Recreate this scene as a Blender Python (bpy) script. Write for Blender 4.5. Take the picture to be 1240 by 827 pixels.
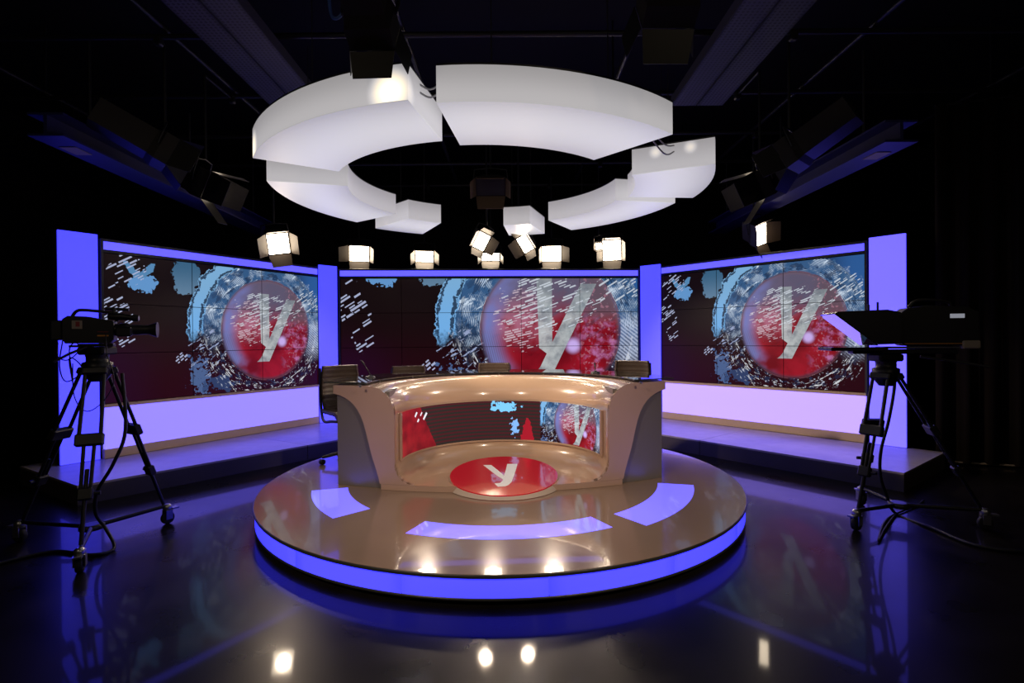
import bpy, math, random
from mathutils import Vector, Matrix
R = math.radians
random.seed(7)
for o in list(bpy.data.objects): bpy.data.objects.remove(o, do_unlink=True)
scene = bpy.context.scene
COL = scene.collection

# ------------------------------------------------------------------ camera
CAM_F, CAM_H, PITCH, ROLL = 632.93, 1.5156, -0.005676, 0.008176
cd = bpy.data.cameras.new('camera')
cd.sensor_width = 36; cd.sensor_fit = 'HORIZONTAL'; cd.lens = CAM_F * 36 / 1240; cd.clip_start = .02
cam = bpy.data.objects.new('camera', cd); COL.objects.link(cam)
cam.matrix_world = (Matrix.Translation((0, 0, CAM_H)) @ Matrix.Rotation(math.pi/2 + PITCH, 4, 'X') @ Matrix.Rotation(-ROLL, 4, 'Z'))
scene.camera = cam

# ------------------------------------------------------------------ world, exposure
w = bpy.data.worlds.new('studio_dark'); scene.world = w; w.use_nodes = True
w.node_tree.nodes['Background'].inputs[0].default_value = (.004, .004, .006, 1)
w.node_tree.nodes['Background'].inputs[1].default_value = 1.0
vs = scene.view_settings
vs.view_transform = 'Standard'; vs.look = 'None'; vs.exposure = 0.0; vs.gamma = 1.0; vs.use_curve_mapping = False

# ------------------------------------------------------------------ helpers
def ray(x, y):
    a, b = x - 620, y - 413.5
    c, s = math.cos(ROLL), math.sin(ROLL); a, b = c*a - s*b, s*a + c*b
    d = (a / CAM_F, 1, -b / CAM_F); c, s = math.cos(PITCH), math.sin(PITCH)
    return Vector((d[0], d[1]*c - d[2]*s, d[1]*s + d[2]*c))
def at_z(x, y, z):
    d = ray(x, y); return Vector((0, 0, CAM_H)) + d * ((z - CAM_H) / d.z)
def at_y(x, y, Y):
    d = ray(x, y); return Vector((0, 0, CAM_H)) + d * (Y / d.y)

MATS = {}
def mat(name, col, rough=.5, metal=0, spec=.5, coat=0, coat_rough=.03, emis=None, estr=0, noise=0, nscale=20, alpha=1, trans=0, ior=1.5, rnoise=0):
    m = bpy.data.materials.new(name); m.use_nodes = True
    nt = m.node_tree; b = nt.nodes['Principled BSDF']; I = b.inputs
    I['Base Color'].default_value = (*col, 1); I['Roughness'].default_value = rough; I['Metallic'].default_value = metal
    I['Specular IOR Level'].default_value = spec; I['Coat Weight'].default_value = coat; I['Coat Roughness'].default_value = coat_rough
    I['IOR'].default_value = ior; I['Transmission Weight'].default_value = trans; I['Alpha'].default_value = alpha
    if emis: I['Emission Color'].default_value = (*emis, 1); I['Emission Strength'].default_value = estr
    if noise or rnoise:
        tc = nt.nodes.new('ShaderNodeTexCoord'); n = nt.nodes.new('ShaderNodeTexNoise')
        n.inputs['Scale'].default_value = nscale; n.inputs['Detail'].default_value = 5
        nt.links.new(tc.outputs['Object'], n.inputs['Vector'])
        if noise:
            mr = nt.nodes.new('ShaderNodeMapRange'); mr.inputs[1].default_value = .25; mr.inputs[2].default_value = .75
            mr.inputs[3].default_value = 1 - noise; mr.inputs[4].default_value = 1 + noise
            nt.links.new(n.outputs['Fac'], mr.inputs[0])
            vm = nt.nodes.new('ShaderNodeVectorMath'); vm.operation = 'SCALE'; vm.inputs[0].default_value = col
            nt.links.new(mr.outputs[0], vm.inputs['Scale']); nt.links.new(vm.outputs[0], I['Base Color'])
        if rnoise:
            mr = nt.nodes.new('ShaderNodeMapRange'); mr.inputs[1].default_value = .3; mr.inputs[2].default_value = .7
            mr.inputs[3].default_value = max(0, rough - rnoise); mr.inputs[4].default_value = rough + rnoise
            nt.links.new(n.outputs['Fac'], mr.inputs[0]); nt.links.new(mr.outputs[0], I['Roughness'])
    MATS[name] = m
    return m

class MB:
    """collects geometry for one mesh"""
    def __init__(s): s.v = []; s.f = []; s.sm = []; s.mi = []; s.uv = {}
    def add(s, vs, fs, smooth=False, mi=0):
        k = len(s.v); s.v += [tuple(p) for p in vs]
        for f in fs: s.f.append(tuple(i + k for i in f)); s.sm.append(smooth); s.mi.append(mi)
        return s
    def box(s, c, d, M=None, mi=0):
        x, y, z = d[0]/2, d[1]/2, d[2]/2
        vs = [Vector((c[0]+a*x, c[1]+b*y, c[2]+e*z)) for a in (-1, 1) for b in (-1, 1) for e in (-1, 1)]
        if M: vs = [M @ p for p in vs]
        return s.add(vs, [(0,1,3,2), (4,6,7,5), (0,4,5,1), (2,3,7,6), (0,2,6,4), (1,5,7,3)], mi=mi)
    def bevbox(s, c, d, b, M=None):
        """box with chamfered edges"""
        h = [d[i]/2 for i in range(3)]; vs = []; idx = {}
        for sx in (-1, 1):
            for sy in (-1, 1):
                for sz in (-1, 1):
                    for ax in range(3):
                        p = [sx*h[0], sy*h[1], sz*h[2]]
                        for q in range(3):
                            if q != ax: p[q] -= math.copysign(b, p[q])
                        idx[(sx, sy, sz, ax)] = len(vs); vs.append(Vector(p) + Vector(c))
        fs = []
        for ax in range(3):
            o1, o2 = [q for q in range(3) if q != ax]
            for sg in (-1, 1):
                ring = []
                for (p, q) in ((-1,-1), (1,-1), (1,1), (-1,1)):
                    k = [0,0,0]; k[ax] = sg; k[o1] = p; k[o2] = q; ring.append(idx[(*k, ax)])
                fs.append(ring)
        for ax in range(3):
            o1, o2 = [q for q in range(3) if q != ax]
            for p in (-1, 1):
                for q in (-1, 1):
                    k0 = [0,0,0]; k1 = [0,0,0]; k0[ax] = -1; k1[ax] = 1
                    for k in (k0, k1): k[o1] = p; k[o2] = q
                    fs.append((idx[(*k0, o1)], idx[(*k1, o1)], idx[(*k1, o2)], idx[(*k0, o2)]))
        for sx in (-1, 1):
            for sy in (-1, 1):
                for sz in (-1, 1): fs.append([idx[(sx, sy, sz, a)] for a in range(3)])
        if M: vs = [M @ p for p in vs]
        return s.add(vs, fs)
    def prism(s, poly, z0, z1, smooth=False):
        n = len(poly)
        vs = [(p[0], p[1], z0) for p in poly] + [(p[0], p[1], z1) for p in poly]
        fs = [(i, (i+1) % n, n + (i+1) % n, n + i) for i in range(n)]
        s.add(vs, fs, smooth); return s.add(vs, [tuple(range(n-1, -1, -1)), tuple(range(n, 2*n))])
    def grid(s, rows, smooth=True, close=False, mi=0):
        m = len(rows[0]); vs = [p for r in rows for p in r]; fs = []
        for i in range(len(rows)-1):
            for j in range(m if close else m-1):
                fs.append((i*m+j, i*m+(j+1) % m, (i+1)*m+(j+1) % m, (i+1)*m+j))
        return s.add(vs, fs, smooth, mi)
    def tube(s, pts, r, n=8, caps=True):
        pts = [Vector(p) for p in pts]; rs = r if isinstance(r, (list, tuple)) else [r]*len(pts)
        rows = []; up = None
        for i, p in enumerate(pts):
            t = (pts[min(i+1, len(pts)-1)] - pts[max(i-1, 0)]).normalized()
            if up is None: up = t.orthogonal().normalized()
            up = (up - t*up.dot(t)); up = up.normalized() if up.length > 1e-6 else t.orthogonal().normalized()
            e = t.cross(up)
            rows.append([p + (up*math.cos(2*math.pi*k/n) + e*math.sin(2*math.pi*k/n))*rs[i] for k in range(n)])
        s.grid(rows, True, True)
        if caps: s.add(rows[0], [tuple(range(n-1, -1, -1))]); s.add(rows[-1], [tuple(range(n))])
        return s
    def lathe(s, prof, n=24, c=(0,0,0), M=None, smooth=True):
        rows = []
        for r, z in prof:
            row = [Vector((c[0]+r*math.cos(2*math.pi*k/n), c[1]+r*math.sin(2*math.pi*k/n), c[2]+z)) for k in range(n)]
            rows.append([M @ p for p in row] if M else row)
        s.grid(rows, smooth, True)
        s.add(rows[0], [tuple(range(n-1, -1, -1))]); s.add(rows[-1], [tuple(range(n))]); return s
    def build(s, name, m, parent=None, world=False, kind=None, bevel=0, sharp=35):
        me = bpy.data.meshes.new(name); me.from_pydata(s.v, [], s.f)
        for mm in (m if isinstance(m, (list, tuple)) else [m]): me.materials.append(MATS[mm] if isinstance(mm, str) else mm)
        me.polygons.foreach_set('use_smooth', s.sm); me.polygons.foreach_set('material_index', s.mi)
        if s.uv:
            ul = me.uv_layers.new(name='UVMap')
            for p in me.polygons:
                if p.index in s.uv:
                    for li, uv in zip(p.loop_indices, s.uv[p.index]): ul.data[li].uv = uv
        me.validate(); me.update()
        o = bpy.data.objects.new(name, me); COL.objects.link(o)
        if parent:
            o.parent = parent
            if world: o.matrix_local = WM[parent.name].inverted()
        if kind: o['kind'] = kind
        if bevel:
            b = o.modifiers.new('bevel', 'BEVEL'); b.width = bevel; b.segments = 2; b.limit_method = 'ANGLE'; b.angle_limit = R(40)
        return o

WM = {}
def tag(o, label, cat, group=None):
    o['label'] = label; o['category'] = cat
    if group: o['group'] = group
    return o
def thing(name, label, cat, loc=(0,0,0), rz=0, M=None, group=None):
    o = bpy.data.objects.new(name, None); COL.objects.link(o); o.empty_display_size = .1
    m = M if M else Matrix.Translation(loc) @ Matrix.Rotation(rz, 4, 'Z')
    o.matrix_world = m; WM[o.name] = m.copy()
    return tag(o, label, cat, group)
def copy_tree(o, parent=None):
    c = o.copy(); COL.objects.link(c); c.parent = parent
    for ch in [x for x in bpy.data.objects if x.parent == o]: copy_tree(ch, c)
    return c
def arc(c, r, a0, a1, n): return [(c[0]+r*math.cos(R(a0+(a1-a0)*i/n)), c[1]+r*math.sin(R(a0+(a1-a0)*i/n))) for i in range(n+1)]

# ------------------------------------------------------------------ materials
mat('floor_concrete', (.010, .0085, .008), .30, spec=.12, coat=.31, coat_rough=.05, noise=.35, nscale=3, rnoise=.04)
mat('black_wall', (.012, .012, .013), .8, spec=.2)
mat('ceiling_black', (.010, .010, .012), .85, spec=.2)
mat('curtain_black', (.016, .012, .010), .9, spec=.1)
mat('pale_edge', (.22, .18, .13), .5)
mat('tan_gloss', (.62, .445, .315), .22, coat=.6, coat_rough=.08, noise=.02, nscale=4)
mat('drum_side', (.62, .53, .46), .4)
mat('tan_satin', (.43, .295, .235), .42, noise=.02, nscale=4)
mat('tan_trim', (.72, .53, .32), .45, noise=.03)
mat('grey_panel', (.20, .185, .18), .30, spec=.6, metal=.25)
mat('platform_glass', (.30, .215, .16), .16, spec=.3, coat=.5, coat_rough=.015, noise=.05, nscale=1.3)
mat('dark_trim', (.03, .032, .034), .35)
mat('black_plastic', (.012, .012, .013), .45)
mat('black_metal', (.016, .016, .017), .42, metal=.3)
mat('dark_alu', (.07, .07, .075), .4, metal=.6)
mat('silver', (.45, .45, .44), .3, metal=.9)
mat('rubber', (.012, .012, .012), .7)
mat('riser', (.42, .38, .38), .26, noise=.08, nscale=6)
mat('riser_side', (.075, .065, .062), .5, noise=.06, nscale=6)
mat('door_metal', (.034, .021, .012), .55, metal=.1)
mat('door_black', (.010, .009, .008), .5, metal=.2)
mat('door_lit_tan', (.20, .14, .09), .5)  # tan from neighbouring lamps' light, put into the door colour
mat('lamp_body', (.022, .019, .017), .45, metal=.3)
mat('lens_glow', (.9, .85, .8), .4, emis=(1, .82, .60), estr=22)
mat('lens_soft', (.9, .85, .8), .4, emis=(1, .82, .60), estr=4)
mat('glass_top', (.045, .05, .05), .03, spec=.7, coat=1, coat_rough=.01, alpha=.86)
mat('leather', (.085, .055, .036), .42, noise=.12, nscale=30)
mat('chrome', (.5, .5, .5), .15, metal=1)
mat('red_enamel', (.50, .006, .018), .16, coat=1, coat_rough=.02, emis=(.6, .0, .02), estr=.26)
mat('white_letter', (.85, .85, .86), .3, emis=(1, 1, 1), estr=.12)
mat('sticker', (.35, .30, .22), .6)
mat('sticker_red', (.30, .03, .03), .6)
mat('orange_mark', (.7, .28, .03), .5)
mat('white_label', (.75, .78, .85), .5, emis=(.8, .85, 1), estr=.25)
mat('tray_metal', (.10, .10, .125), .5, metal=.3)
mat('pipe_black', (.022, .022, .024), .4, metal=.4)
mat('cable_black', (.01, .01, .01), .5)
mat('cable_pale', (.35, .35, .36), .5)
mat('cable_blue', (.03, .08, .35), .5)
mat('red_plastic', (.35, .03, .02), .5)
mat('prompter_glass', (.03, .03, .035), .02, spec=.8, coat=1, coat_rough=.0)
BLUE = dict(rough=.35, spec=.4)
mat('blue_pillar', (.30, .30, .36), emis=(.037, .036, 1.0), estr=2.1, **BLUE)
mat('blue_band', (.30, .30, .36), emis=(.066, .058, 1.0), estr=2.1, **BLUE)
mat('blue_lower_left', (.30, .30, .36), emis=(.135, .105, 1.0), estr=2.2, **BLUE)
mat('blue_lower_right', (.30, .30, .36), emis=(.22, .15, 1.0), estr=2.5, **BLUE)
mat('blue_rim', (.2, .2, .3), emis=(.026, .027, 1.0), estr=2.0, **BLUE)
mat('blue_inlay', (.3, .3, .36), .1, coat=1, coat_rough=.01, emis=(.10, .085, 1.0), estr=2.1)
mat('beam_blue_lit', (.016, .016, .11), .5)  # blue light falling on the beams, put into their base colour

# perforated tray: dark dots on grey steel
def perforated():
    m = bpy.data.materials.new('perforated_steel'); m.use_nodes = True; nt = m.node_tree; b = nt.nodes['Principled BSDF']
    tc = nt.nodes.new('ShaderNodeTexCoord'); mp = nt.nodes.new('ShaderNodeMapping'); mp.inputs['Scale'].default_value = (26, 26, 0)
    v = nt.nodes.new('ShaderNodeTexVoronoi'); v.inputs['Randomness'].default_value = 0; v.inputs['Scale'].default_value = 1
    mr = nt.nodes.new('ShaderNodeMapRange'); mr.inputs[1].default_value = .26; mr.inputs[2].default_value = .32
    mx = nt.nodes.new('ShaderNodeMix'); mx.data_type = 'RGBA'; mx.inputs[6].default_value = (.002, .002, .003, 1); mx.inputs[7].default_value = (.055, .055, .068, 1)
    nt.links.new(tc.outputs['Object'], mp.inputs[0]); nt.links.new(mp.outputs[0], v.inputs['Vector'])
    nt.links.new(v.outputs['Distance'], mr.inputs[0]); nt.links.new(mr.outputs[0], mx.inputs[0]); nt.links.new(mx.outputs[2], b.inputs['Base Color'])
    b.inputs['Roughness'].default_value = .6; MATS['perforated_steel'] = m
perforated()

# ------------------------------------------------------------------ picture on the video screens (node expressions)
class X:
    nt = None
    def __init__(s, k): s.k = k
    @staticmethod
    def m(op, *a, clamp=False):
        n = X.nt.nodes.new('ShaderNodeMath'); n.operation = op; n.use_clamp = clamp
        for i, v in enumerate(a):
            if isinstance(v, X): X.nt.links.new(v.k, n.inputs[i])
            else: n.inputs[i].default_value = v
        return X(n.outputs[0])
    def __add__(s, o): return X.m('ADD', s, o)
    __radd__ = __add__
    def __sub__(s, o): return X.m('SUBTRACT', s, o)
    def __rsub__(s, o): return X.m('SUBTRACT', o, s)
    def __mul__(s, o): return X.m('MULTIPLY', s, o)
    __rmul__ = __mul__
    def __truediv__(s, o): return X.m('DIVIDE', s, o)
def sm(e0, e1, x):
    n = X.nt.nodes.new('ShaderNodeMapRange'); n.interpolation_type = 'SMOOTHSTEP'
    X.nt.links.new(x.k, n.inputs[0]); n.inputs[1].default_value = e0; n.inputs[2].default_value = e1
    return X(n.outputs[0])
def gt(x, t): return X.m('GREATER_THAN', x, t)
def lt(x, t): return X.m('LESS_THAN', x, t)
def mx_(a, b): return X.m('MAXIMUM', a, b)
def mn_(a, b): return X.m('MINIMUM', a, b)
def hyp(a, b): return X.m('SQRT', a*a + b*b)
def comb(a, b, c=0.0):
    n = X.nt.nodes.new('ShaderNodeCombineXYZ')
    for i, v in enumerate((a, b, c)):
        if isinstance(v, X): X.nt.links.new(v.k, n.inputs[i])
        else: n.inputs[i].default_value = v
    return n.outputs[0]
def noise(a, b, sc=1, det=3, seed=0.0, rough=.5):
    n = X.nt.nodes.new('ShaderNodeTexNoise'); X.nt.links.new(comb(a, b, seed), n.inputs['Vector'])
    n.inputs['Scale'].default_value = sc; n.inputs['Detail'].default_value = det; n.inputs['Roughness'].default_value = rough
    return X(n.outputs['Fac'])
def white(a, b, seed=0.0):
    n = X.nt.nodes.new('ShaderNodeTexWhiteNoise'); n.noise_dimensions = '3D'; X.nt.links.new(comb(a, b, seed), n.inputs['Vector'])
    return X(n.outputs['Value'])
def colmix(f, a, b):
    n = X.nt.nodes.new('ShaderNodeMix'); n.data_type = 'RGBA'
    if isinstance(f, X): X.nt.links.new(f.k, n.inputs[0])
    else: n.inputs[0].default_value = f
    for i, v in ((6, a), (7, b)):
        if isinstance(v, tuple): n.inputs[i].default_value = (*v, 1)
        else: X.nt.links.new(v, n.inputs[i])
    return n.outputs[2]
def dashes(U, V, ang, rowh, cellw, thr, seed):
    c, s = math.cos(R(ang)), math.sin(R(ang))
    a = U*c + V*s; b = V*c - U*s
    br = b / rowh; row = X.m('FLOOR', br); fb = X.m('FRACT', br)
    wr = white(row, 3.0, seed); ar = a / cellw * (wr*.9 + .55) + wr*37.0; ac = X.m('FLOOR', ar); fa = X.m('FRACT', ar)
    wv = white(ac, row, seed + .5); w2 = white(ac, row, seed + 1.7)
    return gt(wv, thr) * gt(fb, .12) * X.m('LESS_THAN', fb, w2*.5 + .32) * gt(fa, .06) * X.m('LESS_THAN', fa, w2*.45 + .5)
def ell(U, V, cu, cv, ru, rv):
    a = (U - cu) / ru; b = (V - cv) / rv
    return hyp(a, b)

def picture(U, V):
    n_lo = noise(U, V, 7, 3, 1.0); n_mid = noise(U, V, 20, 5, 2.0, .62); n_hi = noise(U, V, 75, 3, 3.0)
    n_sl = noise(U*.85 + V*.53, (V*.85 - U*.53)*4.0, 16, 4, 12.0, .6)      # slanted streaky noise
    n_la = n_mid*.55 + n_hi*.45      # ragged outlines
    # backdrop
    c = colmix(sm(.10, -.26, V), (.007, .003, .0035), (.021, .0016, .0045))
    c = colmix(sm(.25, .02, U) * sm(.02, -.14, V) * .7, c, (.018, .0025, .019))
    bx, by = U - .70, V; d = hyp(bx, by); dw = d + (n_mid - .5)*.06
    ang = X.m('ARCTAN2', by, bx)
    # blue right-hand sky, land silhouettes at upper left
    c = colmix(sm(.78, .97, U) * sm(-.16, .06, V), c, (.025, .10, .30))
    land1 = lt(ell(U, V, .142, .178, .060, .038) + (n_la - .5)*2.6, .85)
    c = colmix(land1, c, (.12, .30, .60))
    land2 = lt(ell(U, V, .310, .225, .060, .095) + (n_la - .5)*1.3, .92)
    c = colmix(land2, c, colmix(sm(.12, .28, V), (.12, .22, .34), (.04, .12, .22)))
    hook = lt(X.m('ABSOLUTE', ell(U, V, .125, .265, .055, .06) - .9 + (n_mid - .5)*1.2), .2)*lt(V, .26)
    c = colmix(hook, c, (.09, .24, .45))
    low = lt(ell(U, V, .365, -.19, .065, .105) + (n_la - .5)*4.5, .58)
    c = colmix(low, c, (.07, .12, .27))
    low2 = lt(ell(U, V, .46, -.235, .10, .05) + (n_mid - .5)*2.6, .66)
    c = colmix(low2 * .8, c, (.03, .06, .16))
    # big pale land band left of the globe
    up = sm(-.050, .0, V + (n_mid - .5)*.16)
    band = gt(dw, .318) * lt(dw, .392) * up * lt(U, .62)
    c = colmix(band, c, colmix(sm(.0, .2, V), (.17, .43, .80), (.20, .42, .68)))
    edge = lt(X.m('ABSOLUTE', dw - .332), .0065) * up * lt(U, .62)*gt(n_hi, .40)
    edge2 = lt(X.m('ABSOLUTE', dw - .384), .005) * up * lt(U, .62)*gt(n_hi, .42)
    c = colmix(mx_(edge, edge2) * .9, c, (.010, .018, .045))
    # fine striated halo round the globe
    st = X.m('SINE', d*1150.0 + n_lo*60.0 + ang*24.0)*.5 + .5
    st = mx_(st*sm(.30, .62, n_mid), sm(.56, .66, n_sl))
    halo_zone = gt(d, .236) * lt(dw, .322)
    fade = sm(-.11, .06, V + (n_mid - .5)*.28)
    c = colmix(halo_zone*fade, c, colmix(sm(.35, 1.0, st)*sm(.30, .62, n_lo + (n_mid - .5)*.6), (.035, .10, .23), (.66, .78, .92)))
    dk = gt(noise(ang*3.0, d*20.0, 2.4, 4, 14.0, .6), .56)*halo_zone*sm(.40, .24, d)
    c = colmix(dk*.75, c, (.012, .026, .07))
    deb = gt(noise(ang*4.5, d*26.0, 3.2, 5, 5.0, .7), .60) * gt(d, .238) * lt(dw, .345) * sm(.07, -.04, V)
    c = colmix(deb * .85, c, (.50, .54, .66))
    arcn = noise(ang*3.2, d*46.0, 1.5, 5, 8.0, .68)
    arcs = gt(arcn, .585) * gt(dw, .262) * lt(dw, .330)*sm(.0, -.12, V)
    c = colmix(arcs*.9, c, (.66, .68, .72))
    scat = gt(n_sl, .60) * lt(ell(U, V, .405, -.10, .095, .10) + (n_mid - .5)*.8, 1.0)
    c = colmix(scat, c, (.30, .36, .56))
    diag = X.m('SINE', (U*.62 + V*.78)*620.0 + n_mid*5.0)*.5 + .5
    c = colmix(gt(d, .24)*sm(.90, .95, U)*sm(.07, .0, V)*sm(-.17, -.08, V)*(diag*.6 + .12), c, (.55, .62, .82))
    # globe
    ball = sm(.2450, .2290, d)
    g = colmix(sm(.30, .72, n_lo), (.15, .003, .008), (.33, .008, .020))
    g = colmix(gt(n_sl, .57)*sm(-.12, .06, V)*.6, g, (.06, .03, .06))
    g = colmix(sm(.56, .70, n_mid)*.6, g, (.10, .003, .008))
    g = colmix(sm(.74, .60, U) * sm(-.08, .03, V) * sm(.22, .60, n_mid) * .85, g, (.45, .16, .25))
    g = colmix(sm(.46, .66, n_mid) * sm(.76, .84, U) * sm(.10, .0, V) * .85, g, (.50, .18, .42))
    g = colmix(sm(.01, .14, V + (n_lo - .5)*.16) * .92, g, (.105, .10, .165))
    g = colmix(sm(.78, .86, U)*sm(.0, .07, V)*.8, g, (.12, .075, .10))
    g = colmix(sm(.150, .215, d) * sm(.66, .52, U) * sm(.34, .58, n_lo), g, (.17, .19, .48))
    g = colmix(sm(.218, .238, d)*.8, g, colmix(sm(-.05, .05, V), (.05, .035, .06), (.16, .10, .14)))
    g = colmix(gt(n_hi, .60)*sm(.76, .84, U)*.45, g, (.50, .22, .30))
    net = X.m('SINE', (U*.97 + V*.24)*900.0)*.5 + .5
    g = colmix(net*sm(.60, .48, U)*sm(.02, -.06, V)*.6, g, (.10, .06, .08))
    din = dashes(U, V, 13, .0075, .034, .42, 2.0) * lt(ell(U, V, .610, .035, .105, .12) + (n_mid - .5)*1.2, .95)
    g = colmix(din*.75, g, (.66, .52, .60))
    g = colmix(sm(.034, .010, ell(U, V, .776, -.055, 1, 1)), g, (.58, .42, .85))
    c = colmix(ball, c, g)
    c = colmix(lt(X.m('ABSOLUTE', d - .238), .0018)*gt(n_mid, .47)*.6, c, (.20, .06, .07))
    # the letter y, silvery
    k = U - V*.51
    right = gt(k, .727)*lt(k, .781)*gt(V, -.15)*lt(V, .150)
    left = gt(U + V*.035, .658)*lt(U, .705)*lt(V, .172)*gt(V + U*.74, .427)*lt(k, .75)
    tail = gt(V, -.15)*X.m('LESS_THAN', V, sm(.632, .70, U)*.06 - .151)*gt(U, .634)*lt(k, .75)
    y = mx_(mx_(right, left), tail)
    ycol = colmix(sm(.30, .66, n_mid), (.20, .27, .31), (.56, .64, .65))
    ycol = colmix(sm(.05, .15, V)*.55, ycol, (.16, .17, .20))
    c = colmix(y*.78, c, ycol)
    # flying white dashes in front
    la = ((U - .052)*.30 - (V - .05)*.95)/.135; lb = ((U - .052)*.95 + (V - .05)*.30)/.050
    d1 = dashes(U, V, 32, .0105, .040, .54, 4.0) * lt(hyp(la, lb) + (n_mid - .5)*1.0, .95)
    d2 = dashes(U, V, 40, .011, .026, .4, 5.0) * lt(ell(U, V, .285, -.118, .028, .026), 1.0)
    d3 = dashes(U, V, 32, .009, .03, .58, 7.0) * lt(ell(U, V, .93, .15, .075, .07) + (n_mid - .5)*1.6, .9)
    d4 = dashes(U, V, 20, .008, .045, .50, 9.0) * lt(ell(U, V, .69, .085, .17, .10) + (n_mid - .5)*1.4, .9)
    d5 = dashes(U, V, 32, .010, .035, .60, 11.0) * lt(ell(U, V, .08, .225, .07, .055) + (n_mid - .5), 1.0)
    c = colmix(mx_(mx_(d1, d2), d5)*.9, c, (.42, .46, .66))
    c = colmix(mx_(d3, d4)*.75, c, (.66, .72, .80))
    cloud = sm(.55, .70, n_mid) * lt(ell(U, V, .93, .14, .07, .10), 1.0)
    c = colmix(cloud*.8, c, (.50, .60, .74))
    return c

def screen_material(name, kind, strength):
    m = bpy.data.materials.new(name); m.use_nodes = True; nt = m.node_tree; X.nt = nt
    b = nt.nodes['Principled BSDF']; b.inputs['Base Color'].default_value = (.003, .003, .003, 1); b.inputs['Roughness'].default_value = .3; b.inputs['Specular IOR Level'].default_value = .15
    uvn = nt.nodes.new('ShaderNodeUVMap'); uvn.uv_map = 'UVMap'
    sp = nt.nodes.new('ShaderNodeSeparateXYZ'); nt.links.new(uvn.outputs[0], sp.inputs[0])
    U, V = X(sp.outputs[0]), X(sp.outputs[1])
    c = picture(U, V)
    if kind == 'desk':
        # wider crop: red field at the far left, dark louvred field, then the picture
        n = noise(U, V, 9, 3, 4.0); n2 = noise(U, V, 30, 3, 9.0)
        stripe = X.m('SINE', V*225.0)*.5 + .5
        f = colmix(stripe*.9, (.018, .022, .018), (.075, .008, .014))
        redz = lt(U + V*.55 + (n2 - .5)*.02, -.62)
        f = colmix(redz, f, colmix(sm(.3, .7, n), (.16, .006, .012), (.30, .010, .018)))
        dd = dashes(U, V, 52, .05, .075, .35, 3.0)*lt(ell(U, V, -.70, .09, .11, .06) + (n2 - .5)*.6, .8)
        f = colmix(dd, f, (.80, .78, .86))
        ld = lt(ell(U, V, .04, .11, .16, .06) + (n2 - .5)*2.2, .62)
        f = colmix(ld, f, (.20, .58, .95))
        ld2 = lt(ell(U, V, .13, -.05, .05, .10) + (n2 - .5)*2.4, .6)
        f = colmix(ld2, f, (.22, .45, .85))
        rz = lt(X.m('ABSOLUTE', U - .23 - (V + .15)*.02) + (n2 - .5)*.05, .058 - (V + .15)*.26)*lt(V, .02)
        f = colmix(rz, f, (.36, .01, .022))
        c = colmix(sm(.335, .35, U + (n2 - .5)*.04), f, c)
    nt.links.new(c, b.inputs['Emission Color']); b.inputs['Emission Strength'].default_value = strength
    MATS[name] = m
screen_material('screen_picture', 'wall', 0.95)
screen_material('desk_picture', 'desk', 1.15)

# ------------------------------------------------------------------ the room
def struct(name, mb, m): return mb.build(name, m, kind='structure')
struct('floor', MB().box((0, 4, -.05), (20, 20, .1)), 'floor_concrete')
struct('ceiling', MB().box((0, 4, 5.25), (20, 20, .1)), 'ceiling_black')
struct('wall_back', MB().box((0, 12.6, 2.6), (20, .2, 5.4)), 'black_wall')
struct('wall_left', MB().box((-8.1, 4, 2.6), (.2, 20, 5.4)), 'black_wall')
struct('wall_right', MB().box((8.1, 4, 2.6), (.2, 20, 5.4)), 'black_wall')
struct('wall_front', MB().box((0, -5.1, 2.6), (20, .2, 5.4)), 'black_wall')

# ------------------------------------------------------------------ stage risers in front of the video walls
ZR = .1885; DECK = .1865
nL = Vector((-.85, .526)); nR = Vector((.788, .616))
A = Vector((-4.035, 4.826)); B = Vector((-2.60, 6.615)); C = Vector((2.40, 6.716)); D = Vector((3.775, 5.035))
KL = Vector((-1.99, 7.37)); KR = Vector((1.70, 7.57))
def shrink(poly, g=.004):
    c = sum((Vector(p) for p in poly), Vector((0, 0)))/len(poly)
    return [tuple(Vector(p) + (c - Vector(p)).normalized()*g) for p in poly]
def riser(poly, label):
    c = sum((Vector(p) for p in poly), Vector((0, 0)))/len(poly)
    t = thing('stage_riser', label, 'stage riser', (c.x, c.y, 0), group='low risers along the video walls')
    p = shrink(poly)
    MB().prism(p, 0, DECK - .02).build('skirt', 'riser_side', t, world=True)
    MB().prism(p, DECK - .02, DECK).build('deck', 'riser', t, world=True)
riser([A, B, B + nL*1.5, A + nL*1.5], 'low riser before the video wall behind the shoulder-camera tripod')
riser([B, KL, KR, C, C + nR*1.42, (3.3, 9.4), (-3.6, 9.2), B + nL*1.5], 'low riser behind the news desk under the wide video wall')
riser([C, D, D + nR*1.42, C + nR*1.42], 'low riser before the video wall behind the teleprompter tripod')

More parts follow.
